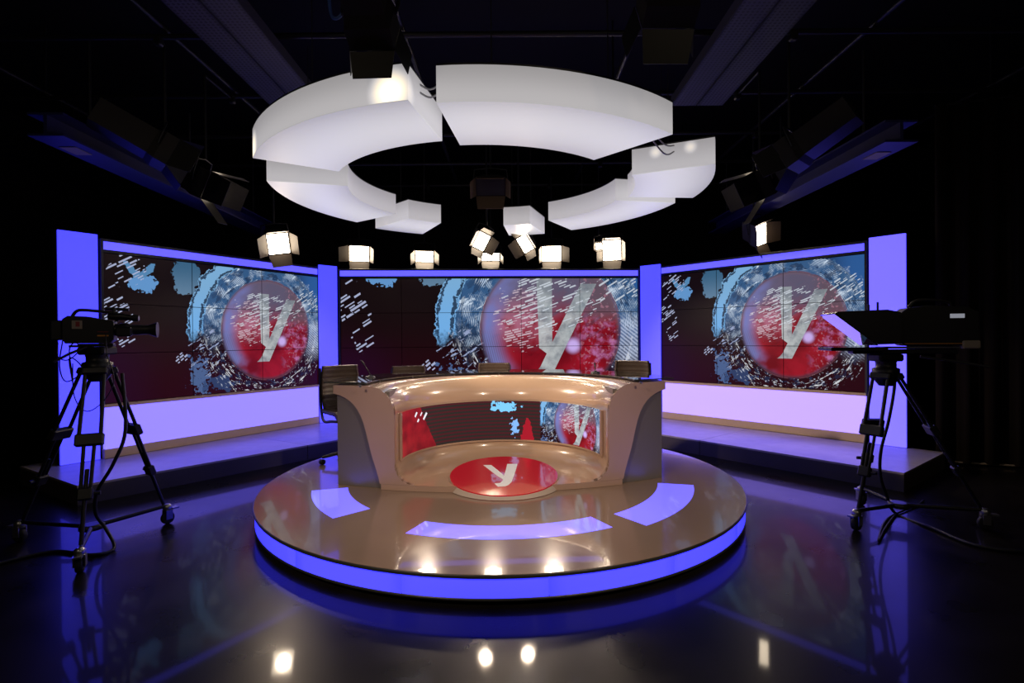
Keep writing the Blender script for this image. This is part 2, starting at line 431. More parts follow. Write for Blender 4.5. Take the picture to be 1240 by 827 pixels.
# ------------------------------------------------------------------ video walls
H0, H1, H2, H3, H5, H6 = 2.6876, 2.657, 2.5654, 2.5273, .2926, ZR
SB = H3 - 1.7175
def video_wall(p0, p1, cols, low, label):
    p0, p1 = Vector(p0), Vector(p1); d = p1 - p0; L = d.length; rz = math.atan2(d.y, d.x)
    t = thing('video_wall', label, 'video wall', (p0.x, p0.y, ZR), rz)
    zz = lambda z: z - ZR
    def slab(name, x0, x1, y0, y1, z0, z1, m, bevel=0):
        return MB().box(((x0+x1)/2, (y0+y1)/2, zz((z0+z1)/2)), (x1-x0, y1-y0, z1-z0)).build(name, m, t, bevel=bevel)
    slab('back_case', -.02, L+.02, .06, .30, H6, H0 - .002, 'black_plastic')
    slab('plinth', 0, L, -.02, .055, H6, H5, 'tan_trim', .004)
    slab('lower_light_panel', .015, L-.015, -.006, .055, H5, SB - .04, low)
    slab('screen_ledge', 0, L, -.03, .055, SB - .04, SB - .004, 'tan_trim', .003)
    slab('upper_rail', 0, L, -.012, .055, H3 + .006, H2, 'dark_trim')
    slab('top_light_strip', .012, L-.012, -.008, .055, H2, H1, 'blue_band')
    slab('top_rail', 0, L, -.02, .055, H1, H0, 'dark_alu', .003)
    for x in (-.012, L - .012):
        slab('side_rail', x, x+.024, -.022, .06, SB - .04, H0 - .003, 'dark_alu')
    w = (L - .03)/cols; h = (H3 - SB)/3; g = .0035
    for r in range(3):
        for k in range(cols):
            x0, x1 = .015 + k*w + g, .015 + (k+1)*w - g; z0, z1 = SB + r*h + g, SB + (r+1)*h - g
            mb = MB().box(((x0+x1)/2, .02, zz((z0+z1)/2)), (x1-x0, .04, z1-z0))
            W = cols*16/9*h*1.0
            us = [(.015 + 0)/L]
            u0, u1 = (x0 - .015)/(L - .03), (x1 - .015)/(L - .03)
            asp = (H3 - SB)/(cols*h*16/9); vmid = (SB + H3)/2
            v0, v1 = (z0 - vmid)/(H3 - SB)*asp, (z1 - vmid)/(H3 - SB)*asp
            mb.mi[2] = 1                                   # front face of the box (y min): verts 0,4,5,1
            mb.uv[2] = [(u0, v0), (u1, v0), (u1, v1), (u0, v1)]
            mb.build('screen_panel', ['black_plastic', 'screen_picture'], t)
    return t
video_wall((-4.6416, 5.9238), (-3.1037, 8.4099), 3, 'blue_lower_left', 'angled video wall of nine screens beside the shoulder-camera tripod')
video_wall((-2.8397, 8.6293), (2.1618, 8.9023), 5, 'blue_lower_left', 'wide video wall of fifteen screens straight behind the news desk')
video_wall((2.4564, 8.6495), (4.3766, 6.4542), 3, 'blue_lower_right', 'angled video wall of nine screens behind the teleprompter camera')

def pillar(p0, p1, top, label, m='blue_pillar'):
    p0, p1 = Vector(p0), Vector(p1); d = p1 - p0; L = d.length; rz = math.atan2(d.y, d.x)
    t = thing('light_pillar', label, 'light pillar', (p0.x, p0.y, ZR), rz, group='glowing blue pillars between the video walls')
    MB().box((L/2, .09, (top-ZR)/2), (L, .14, top-ZR)).build('case', 'dark_alu', t)
    MB().box((L/2, .005, (top-ZR)/2), (L-.012, .03, top-ZR-.008)).build('light_panel', m, t)
mat('blue_pillar_right', (.30, .30, .36), emis=(.085, .068, 1.0), estr=2.3, **BLUE)
pillar((-4.868, 5.606), (-4.660, 5.900), 2.727, 'broad blue light pillar behind the shoulder camera')
pillar((-3.085, 8.36), (-2.862, 8.585), 2.725, 'slim blue light pillar beside the brown chair at the desk end')
pillar((2.178, 8.845), (2.452, 8.60), 2.725, 'slim blue light pillar behind the dark brown chair')
pillar((4.388, 6.425), (4.632, 6.135), 2.717, 'broad blue light pillar behind the teleprompter camera', 'blue_pillar_right')

# ------------------------------------------------------------------ round platform
PC, PR, PZ = Vector((-.107, 5.111)), 2.19, .19
pt = thing('round_platform', 'round tan glossy platform with blue glowing rim under the news desk', 'platform', (PC.x, PC.y, 0))
NSEG = 96
MB().lathe([(PR-.20, 0), (PR-.20, .03), (PR-.03, .03), (PR-.012, .035), (PR-.012, .050), (PR-.05, .052)], NSEG).build('base_ring', 'dark_trim', pt)
MB().lathe([(PR-.05, .052), (PR-.05, .165)], NSEG).build('core', 'dark_trim', pt)
for k in range(16):
    a0, a1 = k*22.5 + 8.19, (k+1)*22.5 + 8.05
    po = arc((0, 0), PR-.014, a0, a1, 8); pi_ = arc((0, 0), PR-.045, a1, a0, 8)
    MB().prism(po + pi_, .052, .167, smooth=True).build('rim_light_panel', 'blue_rim', pt)
MB().lathe([(PR-.002, .167), (PR, .169), (PR, .187), (PR-.003, .1885), (PR-.02, .1886)], NSEG).build('plate_edge', 'dark_trim', pt)
MB().lathe([(PR-.02, .180), (PR-.004, .1890), (PR-.007, .19)], NSEG).build('top_plate', 'platform_glass', pt)
for a0, a1, r0, r1 in ((197.3, 225, 1.44, 1.745), (247.8, 298.6, 1.42, 1.668), (306, 345.6, 1.468, 1.775)):
    MB().prism(arc((0, 0), r1, a0, a1, 24) + arc((0, 0), r0, a1, a0, 24), .186, .1916).build('light_inlay', 'blue_inlay', pt)

# ------------------------------------------------------------------ news desk
DO = Vector((-.10, 4.854)); DYAW = R(2.6)
desk = thing('news_desk', 'tan curved news desk with scooped front, glass top and red emblem', 'desk', (DO.x, DO.y, PZ + .0018), DYAW)
DZ = .91                                   # desk height above platform
def vf(u): return -.33 + .33*(u/1.51)**2   # front face in plan
NC = -.07                                  # centre of the niche
def path(r, n=36, front=-.034):
    r = max(r, 1e-4); yf = vf(r) + front; fr = [(-r, yf + (NC - yf)*i/4) for i in range(4)]
    a = [(r*math.cos(math.pi - math.pi*i/n), NC + r*math.sin(math.pi*i/n)) for i in range(n+1)]
    return fr + a + [(p[0]*-1, p[1]) for p in reversed(fr)]
ZB, ZT = .220, .643                        # screen bottom and top above platform
prof = []
for i in range(9):
    t = math.pi/2*i/8; prof.append((.78 + .17*math.sin(t), .05 + .17*(1 - math.cos(t))))
prof_floor = [(.04*i, .05) for i in range(19)] + prof
top = []
for i in range(13):
    t = math.pi/2*i/12; top.append((1.19 - .24*math.cos(t), ZT + .015 + (DZ - ZT - .015)*math.sin(t)))
MB().grid([[(p[0], p[1], z) for p in path(r)] for r, z in prof_floor]).build('niche_floor', 'tan_gloss', desk)
MB().grid([[(p[0], p[1], z) for p in path(.952)] for z in (ZB, ZT + .015)]).build('niche_wall', 'tan_gloss', desk)
MB().grid([[(p[0], p[1], z) for p in path(r)] for r, z in top]).build('cove', 'tan_gloss', desk)
# bead round the screen, then the curved screen itself
A0, A1 = 6.5, 173.5
def ring_strip(r0, r1, z0, z1, a0, a1, name, m, n=40):
    po = [(r0*math.cos(R(a0+(a1-a0)*i/n)), NC + r0*math.sin(R(a0+(a1-a0)*i/n))) for i in range(n+1)]
    pi_ = [(r1*math.cos(R(a0+(a1-a0)*i/n)), NC + r1*math.sin(R(a0+(a1-a0)*i/n))) for i in range(n, -1, -1)]
    return MB().prism(po + pi_, z0, z1, smooth=True).build(name, m, desk)
ring_strip(.952, .928, ZB - .018, ZB, A0 - 1.5, A1 + 1.5, 'screen_bead', 'tan_gloss')
ring_strip(.952, .928, ZB - .018, ZT, A0 - 2.4, A0, 'screen_bead', 'tan_gloss', 3)
ring_strip(.952, .928, ZB - .018, ZT, A1, A1 + 2.4, 'screen_bead', 'tan_gloss', 3)
mb = MB(); n = 60; rows = []
for z in (ZB, ZT): rows.append([(.935*math.cos(R(A1 + (A0-A1)*i/n)), NC + .935*math.sin(R(A1 + (A0-A1)*i/n)), z) for i in range(n+1)])
mb.grid(rows); Ld = .935*R(A1 - A0); PWID = 1.36
for i in range(n):
    f = lambda q: 1.01 - (1 - q/n)*Ld/PWID
    hv = (ZT - ZB)/PWID/2
    mb.uv[i] = [(f(i), -hv), (f(i+1), -hv), (f(i+1), hv), (f(i), hv)]
scr = mb.build('curved_screen', 'desk_picture', desk); scr['label'] = 'curved screen showing a red globe'
# front fascia arms
outer = [(0, 1.077), (.10, 1.100), (.20, 1.130), (.305, 1.165), (.40, 1.190), (.50, 1.215), (.58, 1.238), (.64, 1.262), (.70, 1.297), (.745, 1.335), (.775, 1.372), (.80, 1.415), (.82, 1.465), (.832, 1.51), (.838, 1.536), (DZ, 1.536)]
def outer_u(z):
    for (z0, u0), (z1, u1) in zip(outer, outer[1:]):
        if z <= z1: return u0 + (u1 - u0)*(z - z0)/(z1 - z0)
    return outer[-1][1]
inner = [(z, r) for r, z in prof] + [(ZT + .015, .95)] + [(z, r) for r, z in top[1:]]
def inner_u(z):
    for (z0, u0), (z1, u1) in zip(inner, inner[1:]):
        if z <= z1: return u0 + (u1 - u0)*max(0, z - z0)/max(1e-6, z1 - z0)
    return inner[-1][1]
zs = sorted(set([round(z, 4) for z, _ in outer if z >= .05] + [round(z, 4) for z, _ in inner] + [.05 + i*.04 for i in range(21)] + [DZ]))
for sgn, nm in ((-1, 'fascia_arm'), (1, 'fascia_arm')):
    mb = MB(); m = 6
    front = []; back = []
    for z in zs:
        uo, ui = outer_u(z), inner_u(z); us = [ui + (uo - ui)*j/m for j in range(m+1)]
        front.append([(sgn*u, vf(u) - .035, z) for u in us]); back.append([(sgn*u, vf(u) + .03, z) for u in us])
    mb.grid(front, True); mb.grid(back, True)
    for j in (0, m): mb.grid([[r[j] for r in front], [r[j] for r in back]], True)
    mb.grid([front[-1], back[-1]], False); mb.grid([front[0], back[0]], False)
    mb.build(nm, 'tan_satin', desk)
us = [-1.077 + 2.154*i/30 for i in range(31)]
mb = MB(); mb.prism([(u, vf(u) - .035) for u in us] + [(u, vf(u) + .03) for u in reversed(us)], .0, .0485); mb.build('base_strip', 'tan_satin', desk)
# grey body either side and round the back
for sgn in (-1, 1):
    ua = [1.0 + .51*i/8 for i in range(9)]
    poly = [(sgn*u, vf(u) + .012) for u in ua] + [(sgn*1.51, .35), (sgn*1.0, .35)]
    MB().prism(poly, 0, .86).build('end_panel', 'grey_panel', desk)
po = arc((0, .0), 1.50, 10, 170, 40); pi_ = arc((0, .0), 1.27, 170, 10, 40)
MB().prism(po + pi_, 0, .86, smooth=True).build('rear_body', 'grey_panel', desk)
slab = [(-u, vf(u) - .03) for u in (1.195, 1.3, 1.42, 1.536)]
po = [(-1.536, .1)] + [(1.536*math.cos(math.pi - math.pi*i/40), .1 + 1.5*math.sin(math.pi*i/40)) for i in range(1, 40)] + [(1.536, .1)]
pin = path(1.193, 40, -.03)
MB().prism([(-1.536, vf(1.536) - .0)] + po + [(1.536, vf(1.536))] + [(u, vf(u)) for u in (1.42, 1.3)] + list(reversed([(p[0], max(p[1], vf(abs(p[0])))) for p in pin])) + [(-u, vf(u)) for u in (1.3, 1.42)], .862, DZ - .001).build('counter', 'tan_satin', desk)
# glass top on little standoffs
po = [(-1.64, .2)] + [(1.64*math.cos(math.pi - math.pi*i/48), .2 + 1.52*math.sin(math.pi*i/48)) for i in range(1, 48)] + [(1.64, .2)]
pin = path(1.215, 48, .0)
MB().prism([(-1.64, vf(1.60))] + po + [(1.64, vf(1.60))] + [(u, vf(u)) for u in (1.45, 1.3)] + list(reversed(pin)) + [(-u, vf(u)) for u in (1.3, 1.45)], DZ + .017, DZ + .029).build('glass_top', 'glass_top', desk)
so = MB().lathe([(.012, 0), (.012, .017)], 10)
first = None
for a in (-8, 18, 42, 66, 90, 114, 138, 162, 188):
    x, y = 1.25*math.cos(R(a)), NC + 1.25*math.sin(R(a))
    if first is None: first = so.build('standoff', 'silver', desk); o = first
    else: o = first.copy(); COL.objects.link(o)
    o.location = (x, y, DZ)
# emblem drum with slanted red face and the letter y
EC = Vector((.012, -.075)); ER = .487; TILT = math.tan(R(5.8)); ZC = .078
def etop(x, y, dz=0): return (x, y, ZC + (y - EC.y)*TILT + dz)
ez = [(EC.x + ER*math.cos(2*math.pi*i/64), EC.y + ER*math.sin(2*math.pi*i/64)) for i in range(64)]
mb = MB(); bot = [(EC.x + (x-EC.x)*1.07, EC.y + (y-EC.y)*1.07, .002) for x, y in ez]; tp = [etop(x, y) for x, y in ez]
mb.grid([bot, tp], True, True); drum = mb.build('emblem_drum', 'drum_side', desk)
ez2 = [(EC.x + (ER+.004)*math.cos(2*math.pi*i/64), EC.y + (ER+.004)*math.sin(2*math.pi*i/64)) for i in range(64)]
mb = MB(); b_ = [etop(x, y, -.008) for x, y in ez2]; t_ = [etop(x, y, .006) for x, y in ez2]
mb.grid([b_, t_], True, True); mb.add(t_, [tuple(range(64))]); mb.build('emblem_face', 'red_enamel', drum)
Minv = WM[desk.name].inverted()
def on_emblem(px, py):
    o = Minv @ Vector((0, 0, CAM_H)); d = (Minv.to_3x3() @ ray(px, py))
    t = (ZC + .008 + (o.y - EC.y)*TILT - o.z)/(d.z - d.y*TILT); p = o + d*t; return (p.x, p.y)
def zpt(x, y): return (460 + x/5.167, 535 + y/5.167)
def letter(pts):
    pp = [on_emblem(*zpt(*p)) for p in pts]; n = len(pp); mb = MB()
    a = [etop(x, y, .0055) for x, y in pp]; b = [etop(x, y, .010) for x, y in pp]
    mb.grid([a, b], False, True); mb.add(b, [tuple(range(n))]); return mb
mb = letter([(648, 146), (697, 146), (740, 180), (782, 216), (770, 236), (728, 208), (690, 178)]); mb.build('letter_stroke', 'white_letter', drum)
mb = letter([(797, 139), (860, 139), (852, 170), (838, 215), (824, 250), (806, 268), (785, 277), (738, 280), (718, 261), (752, 258), (768, 245), (777, 215), (788, 175)]); mb.build('letter_stroke', 'white_letter', drum)

# ------------------------------------------------------------------ ring of light boxes overhead
RC, RO, RI, RZ, RH = Vector((-.228, 5.098)), 2.03, 1.352, 2.9226, .215
def ring_mat(name, kind, hot_spots=()):
    m = bpy.data.materials.new(name); m.use_nodes = True; nt = m.node_tree; X.nt = nt; b = nt.nodes['Principled BSDF']
    b.inputs['Base Color'].default_value = (.5, .5, .5, 1); b.inputs['Roughness'].default_value = .45
    tc = nt.nodes.new('ShaderNodeTexCoord'); sp = nt.nodes.new('ShaderNodeSeparateXYZ'); nt.links.new(tc.outputs['Object'], sp.inputs[0])
    x, y, z = [X(sp.outputs[i]) for i in range(3)]
    if kind == 'side':
        k = sm(RH + .02, .02, z - RZ)*.15 + .29; col = (1, .965, .99)
    else:
        r = hyp(x - RC.x, y - RC.y); t = (r - 1.67)/.36
        k = .60 - t*t*.20; col = (1.0, .99, .97)
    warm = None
    for (p, rad, amp) in hot_spots:
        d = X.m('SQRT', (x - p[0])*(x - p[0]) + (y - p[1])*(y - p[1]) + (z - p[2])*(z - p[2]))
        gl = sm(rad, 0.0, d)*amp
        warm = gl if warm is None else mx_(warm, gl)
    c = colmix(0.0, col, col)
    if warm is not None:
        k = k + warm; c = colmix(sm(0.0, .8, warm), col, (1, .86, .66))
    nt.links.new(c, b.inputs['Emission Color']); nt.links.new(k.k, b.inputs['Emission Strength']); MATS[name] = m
def _rp(a, r, z): return (RC.x + r*math.cos(R(a)), RC.y + r*math.sin(R(a)), z)
ring_mat('ring_side', 'side'); ring_mat('ring_bottom', 'bottom')
ring_mat('ring_side_hot', 'side', ((_rp(-103.5, 2.06, RZ + .06), .17, 1.6), (_rp(-146.8, 2.06, RZ + .05), .16, 1.1)))  # light of a nearby lamp on the outer side, painted as emission
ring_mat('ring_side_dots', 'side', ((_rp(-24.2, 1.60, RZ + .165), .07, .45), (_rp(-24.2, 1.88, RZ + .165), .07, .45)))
def light_box(a0, a1, label, ro=RO, ri=RI, side='ring_side'):
    am = (a0+a1)/2; c = Vector((RC.x + 1.69*math.cos(R(am)), RC.y + 1.69*math.sin(R(am)), RZ))
    t = thing('ceiling_light_box', label, 'light box', c, group='white curved light boxes hung in a ring')
    n = max(4, int(abs(a1-a0)/2.5))
    po = arc(RC, ro, a0, a1, n); pi_ = arc(RC, ri, a1, a0, n)
    mb = MB(); mb.grid([[(*p, RZ) for p in po], [(*p, RZ+RH) for p in po]]); mb.grid([[(*p, RZ) for p in pi_], [(*p, RZ+RH) for p in pi_]])
    for a in (a0, a1):
        q0 = arc(RC, ro, a, a, 1)[0]; q1 = arc(RC, ri, a, a, 1)[0]
        mb.add([(*q0, RZ), (*q1, RZ), (*q1, RZ+RH), (*q0, RZ+RH)], [(0,1,2,3)])
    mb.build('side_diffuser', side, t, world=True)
    MB().prism(po + pi_, RZ - .004, RZ).build('bottom_diffuser', 'ring_bottom', t, world=True)
    MB().prism(po + pi_, RZ + RH, RZ + RH + .012).build('top_cover', 'dark_alu', t, world=True)
    for a in ((a0*.8 + a1*.2), (a0*.2 + a1*.8)):
        p = Vector((RC.x + 1.69*math.cos(R(a)), RC.y + 1.69*math.sin(R(a)), 0))
        MB().tube([(p.x, p.y, RZ+RH+.01), (p.x, p.y, 4.3)], .004, 5).build('suspension_wire', 'cable_black', t, world=True)
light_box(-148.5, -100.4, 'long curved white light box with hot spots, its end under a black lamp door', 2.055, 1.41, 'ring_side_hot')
light_box(-96, -47.5, 'longest curved white light box with its plain outer side to the room', 2.0, 1.31)
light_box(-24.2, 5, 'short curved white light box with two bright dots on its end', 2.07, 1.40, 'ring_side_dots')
light_box(10.8, 59.3, 'curved white light box between the dotted end box and a small box', 1.98, 1.32)
light_box(70.6, 84.4, 'small white light box above two crossed glowing lamps', 2.04, 1.38)
light_box(116.8, 134.6, 'small white light box above the lamp beside the ring gap', 2.11, 1.37)
light_box(144.5, 194.5, 'curved white light box tucked below the hot-spotted long box', 1.98, 1.30)
def cable(name, pts, r, m, label, group=None):
    c = Vector(pts[0]); mb = MB().tube([Vector(p) - c for p in smoothline(pts)], r, 6)
    o = mb.build(name, m); o.location = c; return tag(o, label, 'cable', group)
def smoothline(pts, k=6):
    P = [Vector(p) for p in pts]; out = []
    for i in range(len(P)-1):
        p0, p1, p2, p3 = P[max(i-1, 0)], P[i], P[i+1], P[min(i+2, len(P)-1)]
        for j in range(k):
            t = j/k; out.append(.5*((2*p1) + (p2-p0)*t + (2*p0-5*p1+4*p2-p3)*t*t + (3*p1-p0-3*p2+p3)*t**3))
    return out + [P[-1]]
def rpt(a, r, z): return Vector((RC.x + r*math.cos(R(a)), RC.y + r*math.sin(R(a)), z))
for dz, z_ in ((0, 'upper'), (.05, 'lower')):
    cable('link_cable', [rpt(-101, 1.85, RZ+.20-dz), rpt(-98.3, 1.85, RZ+.15-dz), rpt(-95.5, 1.85, RZ+.20-dz)], .006, 'cable_pale', 'pale %s cable linking the two longest light boxes' % z_, 'pale cables between the light boxes')
    cable('link_cable', [rpt(-48, 1.75, RZ+.20-dz), rpt(-36, 1.75, RZ+.10-dz*1.5), rpt(-23.8, 1.75, RZ+.20-dz)], .006, 'cable_pale', 'pale %s cable slung to the dotted light box' % z_, 'pale cables between the light boxes')

# ------------------------------------------------------------------ lighting grid, trays, beams
g = thing('lighting_grid', 'black pipe lighting grid under the studio ceiling', 'pipe grid', (0, 5, 4.3))
PIPES = (-.6, .8, 2.6, 3.7, 4.9, 6.1, 7.3, 8.5, 9.7)
for y in PIPES:
    MB().tube([(-7.8, y, 4.36), (7.8, y, 4.36)], .026, 10).build('cross_pipe', 'pipe_black', g, world=True)
for x in (-5.4, -3.2, -1.0, 1.2, 3.4, 5.6):
    MB().tube([(x, 1.6, 4.42), (x, 11.2, 4.42)], .026, 10).build('long_pipe', 'pipe_black', g, world=True)
for x in (-5.4, 1.2, 5.6):
    for y in (2.6, 6.1, 9.7): MB().tube([(x, y, 4.4), (x, y, 5.2)], .012, 6).build('hanger_rod', 'pipe_black', g, world=True)
def tray(name, x, y0, y1, z, w, h, m, label, grp, x1=None, flange=True):
    x1 = x if x1 is None else x1
    t = thing(name, label, 'cable tray', (x, y0, z), math.atan2(-(x1-x), y1-y0), group=grp); L = math.hypot(y1-y0, x1-x)
    MB().box((0, L/2, .006), (w, L, .012)).build('tray_floor', m, t)
    for s in (-1, 1): MB().box((s*(w/2), L/2, h/2), (.012, L, h)).build('side_flange', m, t)
    return t
for x, wh in ((-2.37, 'over the shoulder-camera side'), (2.10, 'over the teleprompter side')):
    for k in (-1, 1):
        tray('perforated_tray', x + k*.148, 1.9, 5.9, 4.12, .27, .10, 'perforated_steel', 'perforated steel tray %s, %s of its pair' % (wh, 'inner' if k*x < 0 else 'outer'), 'perforated trays under the grid')
for pts, wh in ((((-3.95, 4.45), (-4.1, 8.7)), 'over the shoulder-camera side'), (((3.55, 4.75), (3.5, 8.9)), 'over the teleprompter side')):
    (x0, y0), (x1, y1) = pts
    t = thing('lighting_beam', 'long steel lighting beam %s catching blue light' % wh, 'beam', (x0, y0, 3.28), math.atan2(-(x1-x0), y1-y0), group='blue-lit lighting beams'); L = math.hypot(y1-y0, x1-x0)
    MB().box((0, L/2, .0), (.30, L, .02)).build('lower_flange', 'beam_blue_lit', t)
    MB().box((0, L/2, .09), (.03, L, .16)).build('web', 'beam_blue_lit', t)
    MB().box((0, L/2, .18), (.30, L, .02)).build('upper_flange', 'beam_blue_lit', t)
    for yy in (.5, L/2, L-.4): MB().tube([(0, yy, .19), (0, yy, 1.1)], .012, 6).build('hanger_rod', 'pipe_black', t)
    MB().box((-.02 if x0 < 0 else .02, .35, -.014), (.14, .20, .006)).build('white_tag', 'sticker', t)

# ------------------------------------------------------------------ studio lamps
def lamp(pos, target, label, lens=(.26, .24), depth=.30, doors=(55, 40, 35, 35), dl=.17, power=0, spot=70, hang=4.33, roll=0, lit=True, door='door_metal', lens_mat='lens_glow', name='studio_lamp', group='studio lamps with barn doors'):
    pos, target = Vector(pos), Vector(target)
    q = (target - pos).to_track_quat('-Z', 'Y')
    M = Matrix.Translation(pos) @ q.to_matrix().to_4x4() @ Matrix.Rotation(R(roll), 4, 'Z')
    t = thing(name, label, 'studio lamp', M=M, group=group)
    w, h = lens
    mb = MB(); ww, hh = w/2 + .012, h/2 + .012
    rows = [[(-ww*k, -hh*k, z), (ww*k, -hh*k, z), (ww*k, hh*k, z), (-ww*k, hh*k, z)] for k, z in ((1, -.012), (1, .10), (.86, .16), (.80, depth))]
    mb.grid(rows, False, True); mb.add(rows[-1], [(0,1,2,3)])
    fr = [(-w/2, -h/2, -.012), (w/2, -h/2, -.012), (w/2, h/2, -.012), (-w/2, h/2, -.012)]
    mb.grid([rows[0], fr], False, True)
    mb.build('housing', 'lamp_body', t)
    MB().add([(-w/2, -h/2, -.010), (w/2, -h/2, -.010), (w/2, h/2, -.010), (-w/2, h/2, -.010)], [(3,2,1,0)]).build('lens', lens_mat if lit else 'dark_trim', t)
    for k in range(3): MB().box((0, hh*.8 + .008, .19 + k*.035), (w*.6, .014, .012)).build('cooling_fin', 'lamp_body', t)
    # barn doors: top, bottom, left, right
    th = .004
    for i, (ax, sg, half, off) in enumerate((('x', 1, ww, hh), ('x', -1, ww, hh), ('y', -1, hh, ww), ('y', 1, hh, ww))):
        a = R(doors[i]); fl = .72
        fw = -math.cos(a)*dl; out = math.sin(a)*dl
        pts = []
        for (l, e) in ((-1, 0), (1, 0), (fl + .15, 1), (-fl - .15, 1)):
            along = l*half; o_ = sg*(off + .004 + e*out); z_ = -.016 + e*fw
            pts.append(Vector((along, o_, z_)) if ax == 'x' else Vector((o_, along, z_)))
        nn = (pts[1]-pts[0]).cross(pts[2]-pts[0]).normalized()*th
        MB().add(pts + [p + nn for p in pts], [(0,1,2,3), (7,6,5,4), (0,4,5,1), (1,5,6,2), (2,6,7,3), (3,7,4,0)]).build('barn_door', door, t)
    # yoke and hanger
    yk = [(-ww-.02, 0, .12), (-ww-.03, hh*.6, .13), (-ww-.02, hh+.07, .14), (0, hh+.09, .14), (ww+.02, hh+.07, .14), (ww+.03, hh*.6, .13), (ww+.02, 0, .12)]
    MB().tube(yk, .010, 6).build('yoke', 'black_metal', t)
    topw = M @ Vector((0, hh+.09, .14))
    if hang:
        MB().tube([topw, (topw.x, topw.y, hang)], .013, 8).build('hanger_pole', 'black_metal', t, world=True)
        yn = min(PIPES, key=lambda q: abs(q - topw.y))
        if abs(yn - topw.y) > .02: MB().tube([(topw.x, topw.y, hang), (topw.x, yn, hang)], .013, 8).build('offset_arm', 'black_metal', t, world=True)
        MB().bevbox((topw.x, yn, hang - .01), (.07, .07, .09), .012).build('pipe_clamp', 'black_metal', t, world=True)
    if power:
        ld = bpy.data.lights.new('lamp_light', 'SPOT'); ld.energy = power; ld.color = (1, .76, .55); ld.spot_size = R(spot); ld.spot_blend = .5; ld.shadow_soft_size = .09
        lo = bpy.data.objects.new('lamp_light', ld); COL.objects.link(lo); lo.parent = t; lo.location = (0, 0, -.05)
    return t
T0 = (-.1, 5.4, 1.2)
lamp(at_y(337, 295, 7.0), (-.4, 3.2, .6), 'glowing lamp with barn doors over the shoulder-camera video wall', (.26, .27), power=60, doors=(20, 50, 25, 45), roll=-12)
lamp(at_y(435, 307, 9.08), (-.9, 3.6, .8), 'glowing lamp above the slim pillar near the desk-end chair', (.32, .26), power=40, doors=(10, 40, 15, 55), dl=.2)
lamp(at_y(514, 310, 9.15), (-.5, 3.6, .2), 'glowing lamp above the wide video wall under the ring gap', (.30, .20), power=40, doors=(10, 18, 20, 20), dl=.22)
lamp(at_y(583, 292, 7.15), (.6, 2.6, .9), 'tilted glowing lamp left of a crossed pair under the small light box', (.16, .22), power=40, doors=(30, 30, 50, 25), roll=24, dl=.14)
lamp(at_y(594, 311, 9.1), (-.2, 3.6, .1), 'small glowing lamp below the tilted pair over the wide video wall', (.30, .13), power=25, doors=(15, 15, 15, 15), dl=.2)
lamp(at_y(636, 295, 7.15), (-.7, 2.6, .9), 'tilted glowing lamp right of a crossed pair under the small light box', (.14, .22), power=40, doors=(40, 35, 20, 55), roll=-28, dl=.14)
lamp(at_y(668, 307, 9.1), (.2, 3.6, .7), 'glowing lamp over the big letter on the wide video wall', (.32, .26), power=40, doors=(10, 30, 45, 12), dl=.18)
lamp(at_y(741, 303, 9.1), (.5, 3.6, .9), 'glowing lamp with square lens above the slim pillar by the dark brown chair', (.30, .34), power=50, doors=(20, 40, 20, 30), dl=.18)
lamp(at_y(725, 298, 8.6), (.3, 3.6, 1.1), 'tiny bright lamp beside the square-lensed lamp', (.10, .10), depth=.14, power=15, doors=(15, 15, 15, 15), dl=.05)
lamp(at_y(921, 284, 7.36), (5.0, 2.4, .4), 'glowing lamp with barn doors over the video wall behind the teleprompter', (.16, .30), power=50, doors=(30, 50, 60, 30), roll=-22)
lamp(at_y(255, 226, 5.6), (3.35, 7.0, .25), 'dark-backed lamp by the beam over the shoulder-camera side, doors aimed inwards', (.28, .28), power=600, spot=42, lens_mat='lens_soft', doors=(12, 35, 25, 25), dl=.28, roll=-8, door='door_black')
lamp(at_y(916, 226, 5.6), (-3.5, 7.0, .25), 'dark-backed lamp by the beam over the teleprompter side, doors aimed inwards', (.28, .28), power=200, spot=42, lens_mat='lens_soft', doors=(12, 35, 25, 25), dl=.28, roll=8, door='door_black')
lamp(at_y(205, 188, 5.0), (.2, 8.0, 1.2), 'long brown lamp housing behind the dark-backed lamp, shoulder-camera side', (.26, .26), depth=.62, lit=False, doors=(20, 30, 25, 25), dl=.2, door='door_black')
lamp(at_y(953, 192, 5.0), (.0, 8.0, 1.2), 'long brown lamp housing behind the dark-backed lamp, teleprompter side', (.26, .26), depth=.62, lit=False, doors=(20, 30, 25, 25), dl=.2, door='door_black')
lamp(at_y(594, 226, 6.5), (-.2, 4.0, 2.2), 'unlit lamp with spread doors hanging inside the ring of light boxes', (.34, .20), doors=(4, 24, 12, 12), dl=.26, lit=False, door='door_lit_tan')
lamp((-.745, 2.90, 3.19), (-.6, 6.4, 1.0), 'black lamp seen from behind, its door cutting across a long light box', (.22, .20), depth=.40, doors=(10, 62, 15, 15), dl=.15, lit=False, door='door_black')
lamp((.86, 2.90, 3.30), (.8, 6.4, 1.0), 'black lamp seen from behind beside the teleprompter-side perforated tray', (.26, .22), depth=.40, doors=(10, 40, 15, 15), dl=.17, lit=False, door='door_black')
lamp((-2.6, -.6, 3.9), (-.45, 4.6, .45), 'unseen key lamp hung behind the viewpoint on the shoulder-camera side', (.34, .34), power=430, spot=33)  # out-of-view lamp, added to light the desk front
lamp((2.6, -.6, 3.9), (.25, 4.6, .45), 'unseen key lamp hung behind the viewpoint on the teleprompter side', (.34, .34), power=430, spot=33)  # its unseen partner, added for the same desk light

